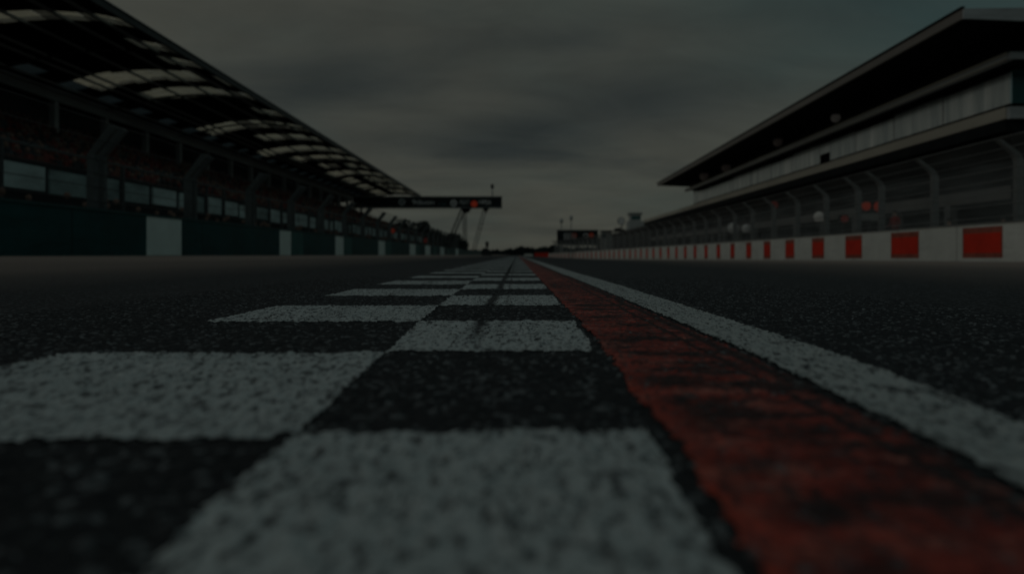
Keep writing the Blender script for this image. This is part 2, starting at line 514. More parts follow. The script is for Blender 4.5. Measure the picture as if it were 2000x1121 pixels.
PX0, PX1, PY0, PY1 = -1.35, 1.35, 0.22, 5.15
nx = 760
yv = [PY0]
while yv[-1] < PY1:
    yv.append(yv[-1] + max(0.0035, 0.0042 * yv[-1]))
yv[-1] = PY1
xv = np.linspace(PX0, PX1, nx)
yv = np.array(yv)
GX, GY = np.meshgrid(xv, yv)
f1, r1 = worley(GX, GY, 0.0105, 11)
f2, r2 = worley(GX, GY, 0.019, 31)
rel = 0.0036 * np.clip(1 - f1 * f1 * 1.3, 0, 1) * (0.35 + r1) + 0.0030 * np.clip(1 - f2 * f2 * 1.2, 0, 1) * (0.2 + r2) - 0.0035
rel += 0.0016 * (vnoise(GX, GY, 0.11, 51) - 0.5)
edge = np.minimum(np.minimum(GX - PX0, PX1 - GX) / 0.15, (PY1 - GY) / 0.8)
rel *= np.clip(edge, 0, 1)
ny = len(yv)

def mesh_from_grid(name, z, face_mask, mat):
    idx = np.arange(nx * ny).reshape(ny, nx)
    q = np.stack([idx[:-1, :-1], idx[:-1, 1:], idx[1:, 1:], idx[1:, :-1]], -1)[face_mask]
    used, inv = np.unique(q.reshape(-1), return_inverse=True)
    co = np.stack([GX.reshape(-1), GY.reshape(-1), z.reshape(-1)], -1)[used]
    me = bpy.data.meshes.new(name)
    me.vertices.add(len(co)); me.vertices.foreach_set('co', co.reshape(-1).astype(np.float32))
    nf = len(q)
    me.loops.add(nf * 4); me.loops.foreach_set('vertex_index', inv.astype(np.int32).reshape(-1))
    me.polygons.add(nf)
    me.polygons.foreach_set('loop_start', np.arange(0, nf * 4, 4, dtype=np.int32))
    me.polygons.foreach_set('loop_total', np.full(nf, 4, dtype=np.int32))
    me.polygons.foreach_set('use_smooth', np.ones(nf, dtype=bool))
    me.materials.append(mat)
    me.update(calc_edges=True); me.validate()
    return tag(link(name, me), kind='structure')

full = np.ones((ny - 1, nx - 1), bool)
mesh_from_grid('asphalt', rel, full, M['asphalt_near'])

fxc = (GX[:-1, :-1] + GX[1:, 1:]) / 2
fyc = (GY[:-1, :-1] + GY[1:, 1:]) / 2
wob = (vnoise(fxc, fyc, 0.009, 71) - 0.5) * 0.006 + (vnoise(fxc, fyc, 0.06, 72) - 0.5) * 0.006
wobx = fxc + wob
woby = fyc + wob * 1.3

ROW0, PITCH = 0.095, 0.505
COLS = (lambda y: np.interp(y, [0.3, 1.1, 2.0], [-0.675, -0.682, -0.70]),
        lambda y: np.interp(y, [.3, .34, .6, 1.12, 1.61, 2.06, 3.1, 4.4, 7.8], [-.176, -.178, -.183, -.20, -.218, -.229, -.246, -.262, -.268]),
        lambda y: np.interp(y, [.337, .6, 1.1, 1.6, 2.06, 3.1, 5.0], [.100, .107, .119, .128, .130, .133, .137]))
row = np.floor((woby - ROW0 - np.where(fxc < -0.2, -0.02, 0.0)) / PITCH).astype(int)
left = (wobx > COLS[0](fyc)) & (wobx < COLS[1](fyc)) & (row % 2 == 1)
right = (wobx > COLS[1](fyc)) & (wobx < COLS[2](fyc)) & (row % 2 == 0)
paint_z = rel * 0.75 + 0.0022
mesh_from_grid('checkered_marking', paint_z, (left | right) & (fyc < 5.1), M['white_paint'])
redL = np.interp(fyc, [.33, .5, .8, 1.2, 2.0], [.117, .122, .130, .140, .141])
redR = np.interp(fyc, [.3, .7, 1.1, 2.0], [.303, .324, .341, .345])
wr = fxc + wob * 1.5
mesh_from_grid('red_stripe', paint_z, (wr > redL) & (wr < redR), M['red_paint'])
wl = fxc + wob * 0.8
mesh_from_grid('white_line', paint_z + 0.0012, (wl > np.interp(fyc, [.45, .73, 1.08, 1.57, 3.0], [.323, .340, .352, .357, .362])) & (wl < np.interp(fyc, [.6, .79, 1.16, 2.06, 3.7], [.438, .458, .477, .488, .497])), M['line_paint'])

mb = MB()                                            # the same markings carried on to the far end
z = 0.003
y = ROW0 + PITCH * 10
k = 10
while y < 60:
    a, b = y, y + PITCH
    c0, c1, c2 = -0.70, -0.265, 0.137
    if k % 2 == 1:
        mb.face([(c0, a, z), (c1, a, z), (c1, b, z), (c0, b, z)])
    else:
        mb.face([(c1, a, z), (c2, a, z), (c2, b, z), (c1, b, z)])
    y += PITCH; k += 1
tag(mb.build('checkered_marking', M['white_paint']), kind='structure')
mb = MB()
mb.face([(0.138, 5.15, z), (0.338, 5.15, z), (0.338, 190, z), (0.138, 190, z)])
tag(mb.build('red_stripe', M['red_paint']), kind='structure')
mb = MB()
mb.face([(0.352, 5.15, z), (0.49, 5.15, z), (0.56, 190, z), (0.352, 190, z)])
tag(mb.build('white_line', M['line_paint']), kind='structure')

# ------------------------------------------------------------------ left: trackside wall and its fence
WX = -12.0
tw = thing('trackside_wall', (WX, 20, 0.13), 'long dark green trackside wall with white panels below the grandstand', 'wall')
def wall_path(x, y0, y1, zf, step=10):
    n = max(2, int((y1 - y0) / step))
    return [(x, y0 + (y1 - y0) * i / n, zf(y0 + (y1 - y0) * i / n)) for i in range(n + 1)]
MB().sweep([(0.0, -0.2), (0.0, 1.28), (-0.35, 1.28), (-0.35, -0.2)], wall_path(WX, 2, 240, lambda y: 0.12)).build('wall_body', M['green_wall'], tw)
MB().sweep([(0.03, 1.283), (0.03, 1.36), (-0.38, 1.36), (-0.38, 1.283)], wall_path(WX, 2, 240, lambda y: 0.12)).build('coping', plain('green_coping', (0.02, 0.075, 0.075), 0.6, 0.3), tw)
for y0, y1 in ((23.2, 25.6), (36.2, 38.0), (47.3, 49.5), (62, 65), (80, 84.5), (93.5, 99), (112, 118), (140, 146)):
    MB().box(WX, WX + 0.012, y0, y1, 0.135, 1.405).build('white_panel', M['white_panel'], tw)
for y0, y1 in ((38.1, 40.2), (49.6, 52), (65.1, 68.5), (84.6, 88), (103, 107), (122, 127)):
    MB().box(WX, WX + 0.010, y0, y1, 0.14, 1.40).build('teal_panel', M['teal_panel'], tw)

df = thing('debris_fence', (-12.3, 20, 1.4), 'tall wire debris fence with bent posts on the dark green wall', 'fence')
yp = 8.7
while yp < 152:
    mb = MB()
    for o in (0.0, 0.48):
        y = yp + o
        mb.hexa([(-12.38, y - .09, 1.45), (-12.16, y - .09, 1.45), (-12.16, y + .09, 1.45), (-12.38, y + .09, 1.45),
                 (-12.38, y - .09, 3.05), (-12.16, y - .09, 3.05), (-12.16, y + .09, 3.05), (-12.38, y + .09, 3.05)])
        mb.hexa([(-12.38, y - .085, 3.05), (-12.16, y - .085, 3.05), (-12.16, y + .085, 3.05), (-12.38, y + .085, 3.05),
                 (-11.72, y - .085, 3.92), (-11.52, y - .085, 3.80), (-11.52, y + .085, 3.80), (-11.72, y + .085, 3.92)])
    mb.build('post', M['post_dark'], df)
    yp += 6.0
mb = MB()
for zc, xc in ((1.7, -12.13), (2.1, -12.13), (2.5, -12.13), (2.9, -12.13), (3.4, -11.85), (3.86, -11.56)):
    mb.tube([(xc, 4, zc), (xc, 80, zc), (xc, 152, zc)], 0.011, 5)
mb.build('cable', M['dark_steel'], df)
mb = MB()
mb.face([(-12.15, 4, 1.45), (-12.15, 152, 1.45), (-12.15, 152, 3.05), (-12.15, 4, 3.05)])
mb.face([(-12.15, 4, 3.05), (-12.15, 152, 3.05), (-11.55, 152, 3.86), (-11.55, 4, 3.86)])
mb.build('netting', M['net_thin'], df)

# ------------------------------------------------------------------ left: covered grandstand
gs = thing('grandstand', (-20, 20, 0), 'long covered grandstand with skylights in its dark roof, above the green wall', 'grandstand')
GY0, GY1 = 6.0, 148.0
PROF = [(-20.0, 12.06), (-20.7, 12.22), (-21.5, 12.36), (-22.5, 12.48), (-23.6, 12.55), (-24.8, 12.56), (-26.0, 12.50), (-27.2, 12.37),
        (-28.3, 12.20), (-29.8, 11.80), (-31.3, 11.50), (-32.0, 11.40), (-35.0, 11.1), (-39.0, 10.5)]
def zroof(x):
    for (x1, z1), (x0, z0) in zip(PROF, PROF[1:]):
        if x0 <= x <= x1:
            return z0 + (z1 - z0) * (x - x0) / (x1 - x0)
    return PROF[-1][1]
# skylight bands: y0, width, first and last profile bay they open
BANDS = [(9.0, 2.0, 1, 8), (15.5, 2.0, 1, 8), (22.0, 2.1, 1, 8), (28.6, 2.1, 1, 8), (36.2, 1.8, 0, 9), (40.6, 2.4, 0, 3), (44.2, 2.2, 0, 3), (47.7, 3.6, 0, 9), (52.8, 3.6, 0, 8),
         (59.6, 3.2, 0, 3), (66.0, 4.4, 0, 9), (73.2, 4.2, 1, 7), (81.0, 5.0, 0, 9), (88.5, 5.5, 0, 8), (96.8, 5.2, 0, 8), (104.0, 7.5, 0, 8), (114.0, 8.0, 0, 8), (124.5, 9.0, 0, 8), (135.5, 10.5, 0, 8)]
ycuts = sorted({GY0, GY1} | {b[0] for b in BANDS} | {b[0] + b[1] for b in BANDS} )
lights = [(48.0 + 4.4 * i, 50.4 + 4.4 * i) for i in range(-9, 22)]
roof, lamps = MB(), {}
for j in range(len(ycuts) - 1):
    a, b = ycuts[j], ycuts[j + 1]
    band = next((q for q in BANDS if abs(q[0] - a) < 1e-6), None)
    for i in range(len(PROF) - 1):
        (x1, z1), (x0, z0) = PROF[i], PROF[i + 1]
        if band and band[2] <= i < band[3]:
            lamps.setdefault(a, []).append((x0, x1, z0, z1, a, b))
        elif i == 9:
            continue
        else:
            roof.hexa([(x0, a, z0), (x1, a, z1), (x1, b, z1), (x0, b, z0), (x0, a, z0 + .26), (x1, a, z1 + .26), (x1, b, z1 + .26), (x0, b, z0 + .26)])
(x1, z1), (x0, z0) = PROF[9], PROF[10]
cuts = sorted({GY0, GY1} | {v for p in lights for v in p if GY0 < v < GY1})
dim = []
for a, b in zip(cuts, cuts[1:]):
    if any(abs(a - p[0]) < 1e-6 for p in lights):
        dim.append((a, b))
    else:
        roof.hexa([(x0, a, z0), (x1, a, z1), (x1, b, z1), (x0, b, z0), (x0, a, z0 + .26), (x1, a, z1 + .26), (x1, b, z1 + .26), (x0, b, z0 + .26)])
for a, b in dim:
    MB().hexa([(x0 + .2, a, z0 + .12), (x1 - .2, a, z1 + .08), (x1 - .2, b, z1 + .08), (x0 + .2, b, z0 + .12), (x0 + .2, a, z0 + .15), (x1 - .2, a, z1 + .11), (x1 - .2, b, z1 + .11), (x0 + .2, b, z0 + .15)]).build('roof_light', M['dim_light'], gs)
srng = random.Random(17)
def cell(mb, x0, x1, z0, z1, a, b, lo, hi, m=.06):
    mb.hexa([(x0 + m, a, z0 + lo), (x1 - m, a, z1 + lo), (x1 - m, b, z1 + lo), (x0 + m, b, z0 + lo),
             (x0 + m, a, z0 + hi), (x1 - m, a, z1 + hi), (x1 - m, b, z1 + hi), (x0 + m, b, z0 + hi)])
near_lights = MB()
for a, cells in lamps.items():
    for x0, x1, z0, z1, a, b in cells:
        w = b - a
        a2, b2 = a + w * srng.uniform(0, .16), b - w * srng.uniform(0, .12)
        if srng.random() < .05:
            a2 = b2 = b
        if a2 > a + .01: cell(roof, x0, x1, z0, z1, a, a2 - .003, 0, .26, 0)
        if b2 < b - .01: cell(roof, x0, x1, z0, z1, b2 + .003, b, 0, .26, 0)
        if b2 > a2:
            if b < 34:
                cell(near_lights, x0, x1, z0, z1, a2, b2, .012, .04)
            else:
                mb = MB()
                cell(mb, x0, x1, z0, z1, a2, b2, .012, .04)
                mb.build('skylight', M['skylight_dirty'] if srng.random() < .14 else M['skylight'], gs)
tag(near_lights.build('skylight_row', M['skylight'], gs), kind='stuff')
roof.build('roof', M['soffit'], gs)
MB().sweep([(0, -0.06), (0.14, -0.06), (0.14, 0.34), (0, 0.34)], [(-20.0, GY0, 12.06), (-20.0, GY1, 12.06)]).build('fascia', M['dark_steel'], gs)
MB().tube([(-19.83, GY0, 12.40), (-19.83, GY1, 12.40)], 0.035, 6).build('edge_trim', M['grey_steel'], gs)
for x in (-21.5, -23.6, -26.0, -28.3, -29.0, -30.8, -31.5):
    MB().box(x - .08, x + .08, GY0, GY1, zroof(x) - 0.14, zroof(x) - 0.003).build('purlin', M['beam_paint'], gs)
yy = 6.5
while yy < 147:
    mb = MB()
    for (xa, za), (xb, zb) in zip(PROF, PROF[1:-1]):
        mb.hexa([(xb, yy, zb - .16), (xa, yy, za - .12), (xa, yy + .2, za - .12), (xb, yy + .2, zb - .16), (xb, yy, zb - .006), (xa, yy, za - .006), (xa, yy + .2, za - .006), (xb, yy + .2, zb - .006)])
    mb.build('rafter', M['dark_steel'], gs)
    yy += 12.2
MB().box(-32.25, -31.75, GY0, GY1, 10.75, 11.40).build('beam', M['beam_paint'], gs)
yy = 12.7
while yy < 147:
    MB().box(-32.2, -31.8, yy, yy + .45, 6.0, 10.75).build('column', M['beam_paint'], gs)
    yy += 6.1
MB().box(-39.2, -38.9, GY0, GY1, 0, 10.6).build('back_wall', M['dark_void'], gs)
mb = MB()                                             # stepped terrace
nstep = 17
for i in range(nstep):
    xa = -18.6 - i * 0.95
    za = 3.25 + i * 0.36
    mb.box(xa - 0.95, xa, GY0, GY1 - .35, za - 0.5, za)
mb.build('terrace', M['seat'], gs)
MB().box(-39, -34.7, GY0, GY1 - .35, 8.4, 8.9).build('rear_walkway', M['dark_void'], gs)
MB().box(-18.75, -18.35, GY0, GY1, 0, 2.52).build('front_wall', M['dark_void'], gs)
MB().tube([(-18.2, GY0, 4.25), (-18.2, GY1, 4.25)], 0.05, 6).build('handrail', M['grey_steel'], gs)
yy = 8.6
prng = random.Random(41)
while yy < 145:
    w = prng.choice((2.4, 2.4, 2.1, 1.5, 1.2))
    MB().box(-18.34, -18.24, yy, yy + w, 2.58 + prng.uniform(-.06, .12), 3.52 + prng.uniform(-.12, .06)).build('parapet_panel', prng.choice((M['pale_board'], M['pale_board'], M['dull_board'])), gs)
    if prng.random() < .6:
        MB().box(-18.22, -18.08, yy + w + .05, yy + w + .19, 0.6, 4.2).build('front_post', M['dark_steel'], gs)
    yy += w + prng.uniform(.22, .5)
MB().box(-18.3, -13.6, 8, 146, 0.0, 0.62).build('walkway', M['concrete'], gs)
MB().box(-18.55, -18.36, GY0, GY1, 2.53, 3.75).build('parapet', M['black'], gs)

# seated spectators: one blurred mass
mb = MB()
rng = random.Random(3)
def spect(x, y, zf, mi, hi, tall=0.95):
    w = 0.24
    mb.hexa([(x - .16, y - w, zf), (x + .16, y - w, zf), (x + .16, y + w, zf), (x - .16, y + w, zf),
             (x - .12, y - w * .8, zf + tall * .68), (x + .12, y - w * .8, zf + tall * .68), (x + .12, y + w * .8, zf + tall * .68), (x - .12, y + w * .8, zf + tall * .68)], mi)
    mb.ball((x, y, zf + tall * .86), 0.12, hi, 6, 4)
for i in range(nstep):
    x, zf = -18.6 - i * 0.95 - .5, 3.25 + i * 0.36
    y = 12.0
    while y < 146:
        dens = 0.75 if y < 45 else 0.55
        if rng.random() < dens:
            spect(x, y, zf + .02, rng.choice((0, 0, 1, 2, 3, 4, 1, 0, 2)), rng.choice((5, 5, 1, 0)))
        y += 0.62 if y < 70 else 0.85
for i in range(110):
    y = 18 + i * 1.12 + rng.uniform(-.6, .6)
    spect(-14.4 - rng.random() * 2.8, y, 0.63, rng.choice((0, 1, 2, 4)), 5, 1.7)
tag(mb.build('crowd', CROWD), 'seated spectators in red and dark clothes filling the covered stand', 'crowd', kind='stuff')

# ------------------------------------------------------------------ left: gantry over the track
GZ = 120.0
g0, g1 = at(690, 405, GZ), at(980, 385, GZ)
gt = thing('gantry', (g1.x, GZ, 0), 'black overhead gantry with white lettering reaching over the track', 'gantry')
MB().box(g0.x, g1.x, GZ, GZ + 1.4, g0.z, g1.z).build('beam', M['sign_board'], gt)
MB().box(g0.x, g1.x + .06, GZ - .06, GZ + 1.46, g1.z, g1.z + .12).build('top_rail', M['grey_steel'], gt)
MB().box(g0.x, g1.x + .06, GZ - .06, GZ + 1.46, g0.z - .12, g0.z).build('bottom_rail', M['grey_steel'], gt)
def px(n): return n * GZ / F
c = at(785, 395, GZ - .05)
MB().disc(c, px(6.2), .04).build('round_emblem', plain('dull_emblem', (0.2, 0.23, 0.24), 0.5, 0.3, 3), gt)
MB().disc((c.x, c.y - .03, c.z), px(6.2), .03, r_in=px(5.2)).build('emblem_ring', M['letter'], gt)
p = at(805, 399.5, GZ - .05)
lettering('9diuon', px(13), M['letter'], gt, (p.x, p.y, p.z), px(43))
p = at(855, 401, GZ - .05)
lettering('4163', px(7), M['letter_dim'], gt, (p.x, p.y, p.z), px(16))
c = at(886, 397, GZ - .05)
MB().disc(c, px(6.4), .04, r_in=px(4.2)).build('ring_emblem', M['letter'], gt)
MB().disc((c.x, c.y - .02, c.z), px(2.2), .04).build('emblem_dot', M['letter'], gt)
p = at(898, 399.5, GZ - .05)
lettering('FEAT', px(12), plain('grey_lettering', (0.4, 0.45, 0.45), .5, .2), gt, (p.x, p.y, p.z), px(20))
p = at(932, 399.5, GZ - .05)
lettering('WIPDA', px(12), M['letter'], gt, (p.x, p.y, p.z), px(27))
c = at(926, 398.5, GZ - .5)
mb = MB().box(c.x - px(6.5), c.x + px(6.5), GZ - .42, GZ - .06, c.z - px(7.5), c.z + px(7.5)).build('lamp_housing', M['black'], gt)
MB().disc(c, px(6.4), .07).build('red_lamp', M['lamp_red'], gt)
def strut(mb, a, b, r): mb.tube([a, b], r, 5)
def truss(name, a, b, w, r, bays, mat):
    mb = MB()
    a, b = Vector(a), Vector(b)
    offs = [Vector((-w, -w, 0)), Vector((w, -w, 0)), Vector((w, w, 0)), Vector((-w, w, 0))]
    for o in offs: strut(mb, a + o, b + o, r)
    for i in range(bays):
        p, q = a.lerp(b, i / bays), a.lerp(b, (i + 1) / bays)
        for k in range(4):
            strut(mb, p + offs[k], q + offs[(k + 1) % 4], r * .7)
            strut(mb, p + offs[k], p + offs[(k + 1) % 4], r * .6)
    return mb.build(name, mat, gt)
truss('support_leg', at(872, 486, GZ + .7), at(906, 406, GZ + .7), 0.38, 0.055, 7, M['dark_steel'])
truss('support_leg', at(909, 490, GZ + .7), at(907, 406, GZ + .7), 0.26, 0.045, 8, M['dark_steel'])
truss('support_leg', at(925, 491, GZ + .7), at(948, 406, GZ + .7), 0.30, 0.03, 8, M['dark_steel'])
for x0, x1 in ((899, 920), (942, 955)):
    a, b = at(x0, 405.5, GZ), at(x1, 415, GZ)
    MB().hexa([(a.x + .5, GZ + .3, b.z), (b.x - .5, GZ + .3, b.z), (b.x - .5, GZ + 1.1, b.z), (a.x + .5, GZ + 1.1, b.z),
               (a.x, GZ + .2, a.z - .1), (b.x, GZ + .2, a.z - .1), (b.x, GZ + 1.2, a.z - .1), (a.x, GZ + 1.2, a.z - .1)]).build('bracket', M['black'], gt)

cm = thing('camera_mast', at(962, 385, GZ + .7), 'slim mast with a dark round camera standing on the black gantry', 'camera mast')
a, b = at(962, 383, GZ + .7), at(961.5, 368, GZ + .7)
MB().tube([a, b], .11, 6, r2=.06).build('pole', M['grey_steel'], cm)
MB().ball(at(961.5, 364.5, GZ + .7), .38, squash=(.75, .75, 1.1)).build('camera_head', M['black'], cm)

# signal lamps behind the green wall, further along
def signal(px_, py_, Y, rr, label, mat, group='red signal lamps beside the track', z0=0.1):
    c = at(px_, py_, Y)
    t = thing('signal_lamp', (c.x, Y, z0), label, 'signal lamp', group)
    r = rr * Y / F
    MB().tube([(c.x, Y + .25, z0), (c.x, Y + .25, c.z)], 0.06, 6).build('post', M['dark_steel'], t)
    MB().box(c.x - r * 1.15, c.x + r * 1.15, Y + .05, Y + .3, c.z - r * 1.2, c.z + r * 1.2).build('housing', M['black'], t)
    MB().disc((c.x, Y - .02, c.z), r, .07).build('lens', mat, t)
    return t
signal(767, 451, 78, 4.2, 'small red lamp behind the green wall under the left end of the gantry', M['lamp_red'])
signal(832, 470, 120, 5.0, 'dull red lamp above a white wall panel, in front of the dark trees', M['lamp_dim_red'])

mp = thing('marshal_post', at(951, 494, 130), 'lone dark lamp post beyond the gantry at the end of the green wall', 'lamp post')
a = at(951, 494, 130); b = at(951, 478, 130)
MB().tube([(a.x, 130, a.z), (b.x, 130, b.z)], .12, 6).build('post', M['dark_steel'], mp)
MB().box(b.x - .25, b.x + .3, 129.8, 130.2, b.z - .4, b.z + .55).build('lamp_box', M['black'], mp)
MB().box(a.x - .9, a.x + .9, 129.7, 130.4, -0.1, a.z + .25).build('base', M['dark_steel'], mp)

# ------------------------------------------------------------------ trees behind the wall and the far wood
def crown(mb, c, r, n, rng, leaf):
    lobes = [(Vector((rng.gauss(0, .42) * r, rng.gauss(0, .42) * r, rng.uniform(-.55, .5) * r)), rng.uniform(.35, .6) * r) for _ in range(9)]
    for i in range(n):
        lc, lr = rng.choice(lobes)
        d = Vector((rng.gauss(0, 1), rng.gauss(0, 1), rng.gauss(0, 1))).normalized() * (lr * rng.random() ** 0.35)
        p = Vector(c) + lc + d
        u = Vector((rng.gauss(0, 1), rng.gauss(0, 1), rng.gauss(0, 1))).normalized()
        w = u.cross(Vector((rng.gauss(0, 1), rng.gauss(0, 1), rng.gauss(0, 1)))).normalized()
        s = leaf * rng.uniform(.6, 1.4)
        mb.face([p - u * s, p + w * s * .7, p + u * s, p - w * s * .7])
ORD = ['nearest', 'second', 'third', 'fourth', 'fifth', 'sixth', 'seventh', 'eighth', 'ninth', 'tenth', 'eleventh', 'last']
rng = random.Random(12)
for i in range(12):
    Y = 152 + i * 13 + rng.uniform(-3, 3)
    X = -25.5 + i * 0.25 + rng.uniform(-1.5, 1.5)
    h = rng.uniform(6.9, 7.8) - (0.10 * i)
    t = thing('tree', (X, Y, 0.1), '%s dark bushy tree in the row beyond the grandstand end' % ORD[i], 'tree', 'row of dark trees beyond the grandstand')
    mb = MB()
    mb.tube([(X, Y, 0), (X + .1, Y, h * .35), (X, Y, h * .7)], .28, 7, r2=.1)
    for k in range(4):
        an = k * 1.6 + i
        mb.tube([(X, Y, h * (.3 + .06 * k)), (X + math.cos(an) * 1.4, Y + math.sin(an) * 1.4, h * (.55 + .05 * k))], .1, 5, r2=.03)
    mb.build('trunk', M['bark'], t)
    mb = MB()
    crown(mb, (X, Y, h * .54), h * .60, 1500, rng, .36)
    mb.build('crown', M['leaf'], t)
mb = MB()
rng = random.Random(5)
for i in range(5200):
    x = rng.uniform(-150, 260)
    top = 5.0 + 1.5 * math.sin(x * .05) + 0.9 * math.sin(x * .21 + 1) + 0.5 * math.sin(x * .63)
    p = Vector((x, 620 + rng.uniform(-10, 10), -1.2 + (top + 1.2) * rng.random() ** .7))
    u = Vector((rng.gauss(0, 1), rng.gauss(0, .4), rng.gauss(0, 1))).normalized()
    w = u.cross(Vector((0, 1, .2))).normalized()
    s = rng.uniform(.8, 2.0)
    mb.face([p - u * s, p + w * s, p + u * s, p - w * s])
tag(mb.build('distant_wood', M['leaf_far']), 'low dark line of distant woodland across the end of the straight', 'woodland', kind='stuff')

# ------------------------------------------------------------------ right: red and white pit wall
pw = thing('pit_wall', (14.5, 24, -0.05), 'long pit wall painted in red and white blocks along the right', 'wall')
TAB = [(6, 14.5, 0.0, 1.10), (21, 14.5, 0.0, 1.10), (41, 14.35, -0.14, 1.02), (66, 14.1, -0.27, 0.97), (85, 13.6, -0.36, 0.93), (105, 12.3, -0.45, 0.83), (128, 9.8, -0.57, 0.64), (150, 6.6, -0.68, 0.46)]
def wall_at(Y):
    for (a, b) in zip(TAB, TAB[1:]):
        if a[0] <= Y <= b[0]:
            t = (Y - a[0]) / (b[0] - a[0])
            return [a[i] + (b[i] - a[i]) * t for i in (1, 2, 3)]
    return list(TAB[-1][1:])
body = MB()
Y = 6.0
cuts = []
while Y < 149.9:
    cuts.append(Y); Y += 0.9
cuts.append(150.0)
for a, b in zip(cuts, cuts[1:]):
    xa, za, ta = wall_at(a); xb, zb, tb = wall_at(b)
    body.hexa([(xa, a, za - .3), (xa + .4, a, za - .3), (xb + .4, b, zb - .3), (xb, b, zb - .3), (xa, a, ta), (xa + .4, a, ta), (xb + .4, b, tb), (xb, b, tb)])
body.build('wall_body', M['white_wall'], pw)
def block(y0, y1, f0, f1, off, mat, name):
    mb = MB()
    ys_ = [y0 + (y1 - y0) * i / 3 for i in range(4)]
    for a, b in zip(ys_, ys_[1:]):
        xa, za, ta = wall_at(a); xb, zb, tb = wall_at(b)
        f = lambda zz, tt, k: zz + (tt - zz) * k
        mb.hexa([(xa - off, a, f(za, ta, f0)), (xa + .02, a, f(za, ta, f0)), (xb + .02, b, f(zb, tb, f0)), (xb - off, b, f(zb, tb, f0)),
                 (xa - off, a, f(za, ta, f1)), (xa + .02, a, f(za, ta, f1)), (xb + .02, b, f(zb, tb, f1)), (xb - off, b, f(zb, tb, f1))])
    return mb.build(name, mat, pw)
ends = [7.5, 11.5, 15.5, 19.4, 23.3, 27.7, 31.5, 35.0, 38.4, 41.7, 44.8]
while ends[-1] < 146: ends.append(ends[-1] + 3.2)
for b in ends:
    n = 1.9 if b < 28 else max(0.9, 1.65 - 0.040 * (b - 28))
    block(b - n, b, 0.06, 0.93, .004, M['red_dull'], 'red_block_halo')  # duller border, a blur halo painted round the red core
    block(b - n + .07, b - .07, 0.20, 0.76, .008, M['red_wall'], 'red_block')
mb = MB()
for a, b in zip(cuts[::6], cuts[6::6] + [cuts[-1]]):
    xa, za, ta = wall_at(a); xb, zb, tb = wall_at(b)
    mb.hexa([(xa - .02, a, ta + .002), (xa + .42, a, ta + .002), (xb + .42, b, tb + .002), (xb - .02, b, tb + .002),
             (xa - .02, a, ta + .05), (xa + .42, a, ta + .05), (xb + .42, b, tb + .05), (xb - .02, b, tb + .05)])
mb.build('coping', M['concrete'], pw)

rb = thing('barrier', (5.6, 156, -.7), 'red barrier block at the far end of the pit wall', 'barrier')
MB().sweep([(-.45, 0), (.45, 0), (.28, .5), (.22, 1.35), (-.22, 1.35), (-.28, .5)], [(3.8, 156, -.72), (6.9, 156, -.72)]).build('barrier_body', M['red_wall'], rb)
MB().box(3.7, 7.0, 155.7, 156.3, .62, .72).build('top_rail', M['red_dull'], rb)
rb = thing('barrier', (2.3, 165, -.5), 'low pale barrier left of the red barrier at the end of the straight', 'barrier')
MB().sweep([(-.45, 0), (.45, 0), (.28, .5), (.22, 1.0), (-.22, 1.0), (-.28, .5)], [(1.6, 165, -.55), (3.6, 165, -.72)]).build('barrier_body', M['white_wall'], rb)
MB().box(1.6, 3.6, 164.75, 165.25, .36, .46).build('top_rail', M['concrete'], rb)

# ------------------------------------------------------------------ right: pit fence
pf = thing('pit_fence', (15.1, 22, 1.1), 'curved topped wire fence on grey posts behind the red and white pit wall', 'fence')
def foff(Y):
    x, z0, t = wall_at(min(Y, 150))
    return x + 0.62, z0
posts = [10.5, 15.8, 21.6, 25.9, 29.6, 31.6, 34.8, 38.3, 41.8, 45.4]
while posts[-1] < 146: posts.append(posts[-1] + 3.6)
for yq in posts:
    x, z0 = foff(yq)
    mb = MB()
    w = .085
    def seg(p, q, w0, w1):
        mb.hexa([(p[0] - w0, yq - w, p[1]), (p[0] + w0, yq - w, p[1]), (p[0] + w0, yq + w, p[1]), (p[0] - w0, yq + w, p[1]),
                 (q[0] - w1, yq - w, q[1]), (q[0] + w1, yq - w, q[1]), (q[0] + w1, yq + w, q[1]), (q[0] - w1, yq + w, q[1])])
    seg((x, z0), (x, z0 + 3.0), .11, .11)
    seg((x, z0 + 3.0), (x - .12, z0 + 3.22), .11, .11)
    seg((x - .12, z0 + 3.22), (x - .62, z0 + 3.62), .11, .07)
    mb.build('post', M['post_steel'], pf)
mb = MB()
for zz, xo in ((1.35, 0), (1.75, 0), (2.1, 0), (2.45, 0), (2.8, 0), (3.1, -.05), (3.35, -.30), (3.62, -.62)):
    pts = []
    for yq in (6, 21, 41, 66, 85, 105, 128, 146):
        x, z0 = foff(yq)
        pts.append((x + xo - .12, yq, z0 + zz + .03 * math.sin(yq * zz)))
    mb.tube(pts, .014, 5)
mb.build('cable', M['post_steel'], pf)
mb = MB()
yq = [6, 21, 31, 41, 53, 66, 85, 105, 128, 146]
for a, b in zip(yq, yq[1:]):
    xa, za = foff(a); xb, zb = foff(b)
    mb.face([(xa - .12, a, za + 1.1), (xb - .12, b, zb + 1.1), (xb - .12, b, zb + 3.05), (xa - .12, a, za + 3.05)])
    mb.face([(xa - .12, a, za + 3.05), (xb - .12, b, zb + 3.05), (xb - .74, b, zb + 3.62), (xa - .74, a, za + 3.62)])
mb.build('netting', M['net'], pf)

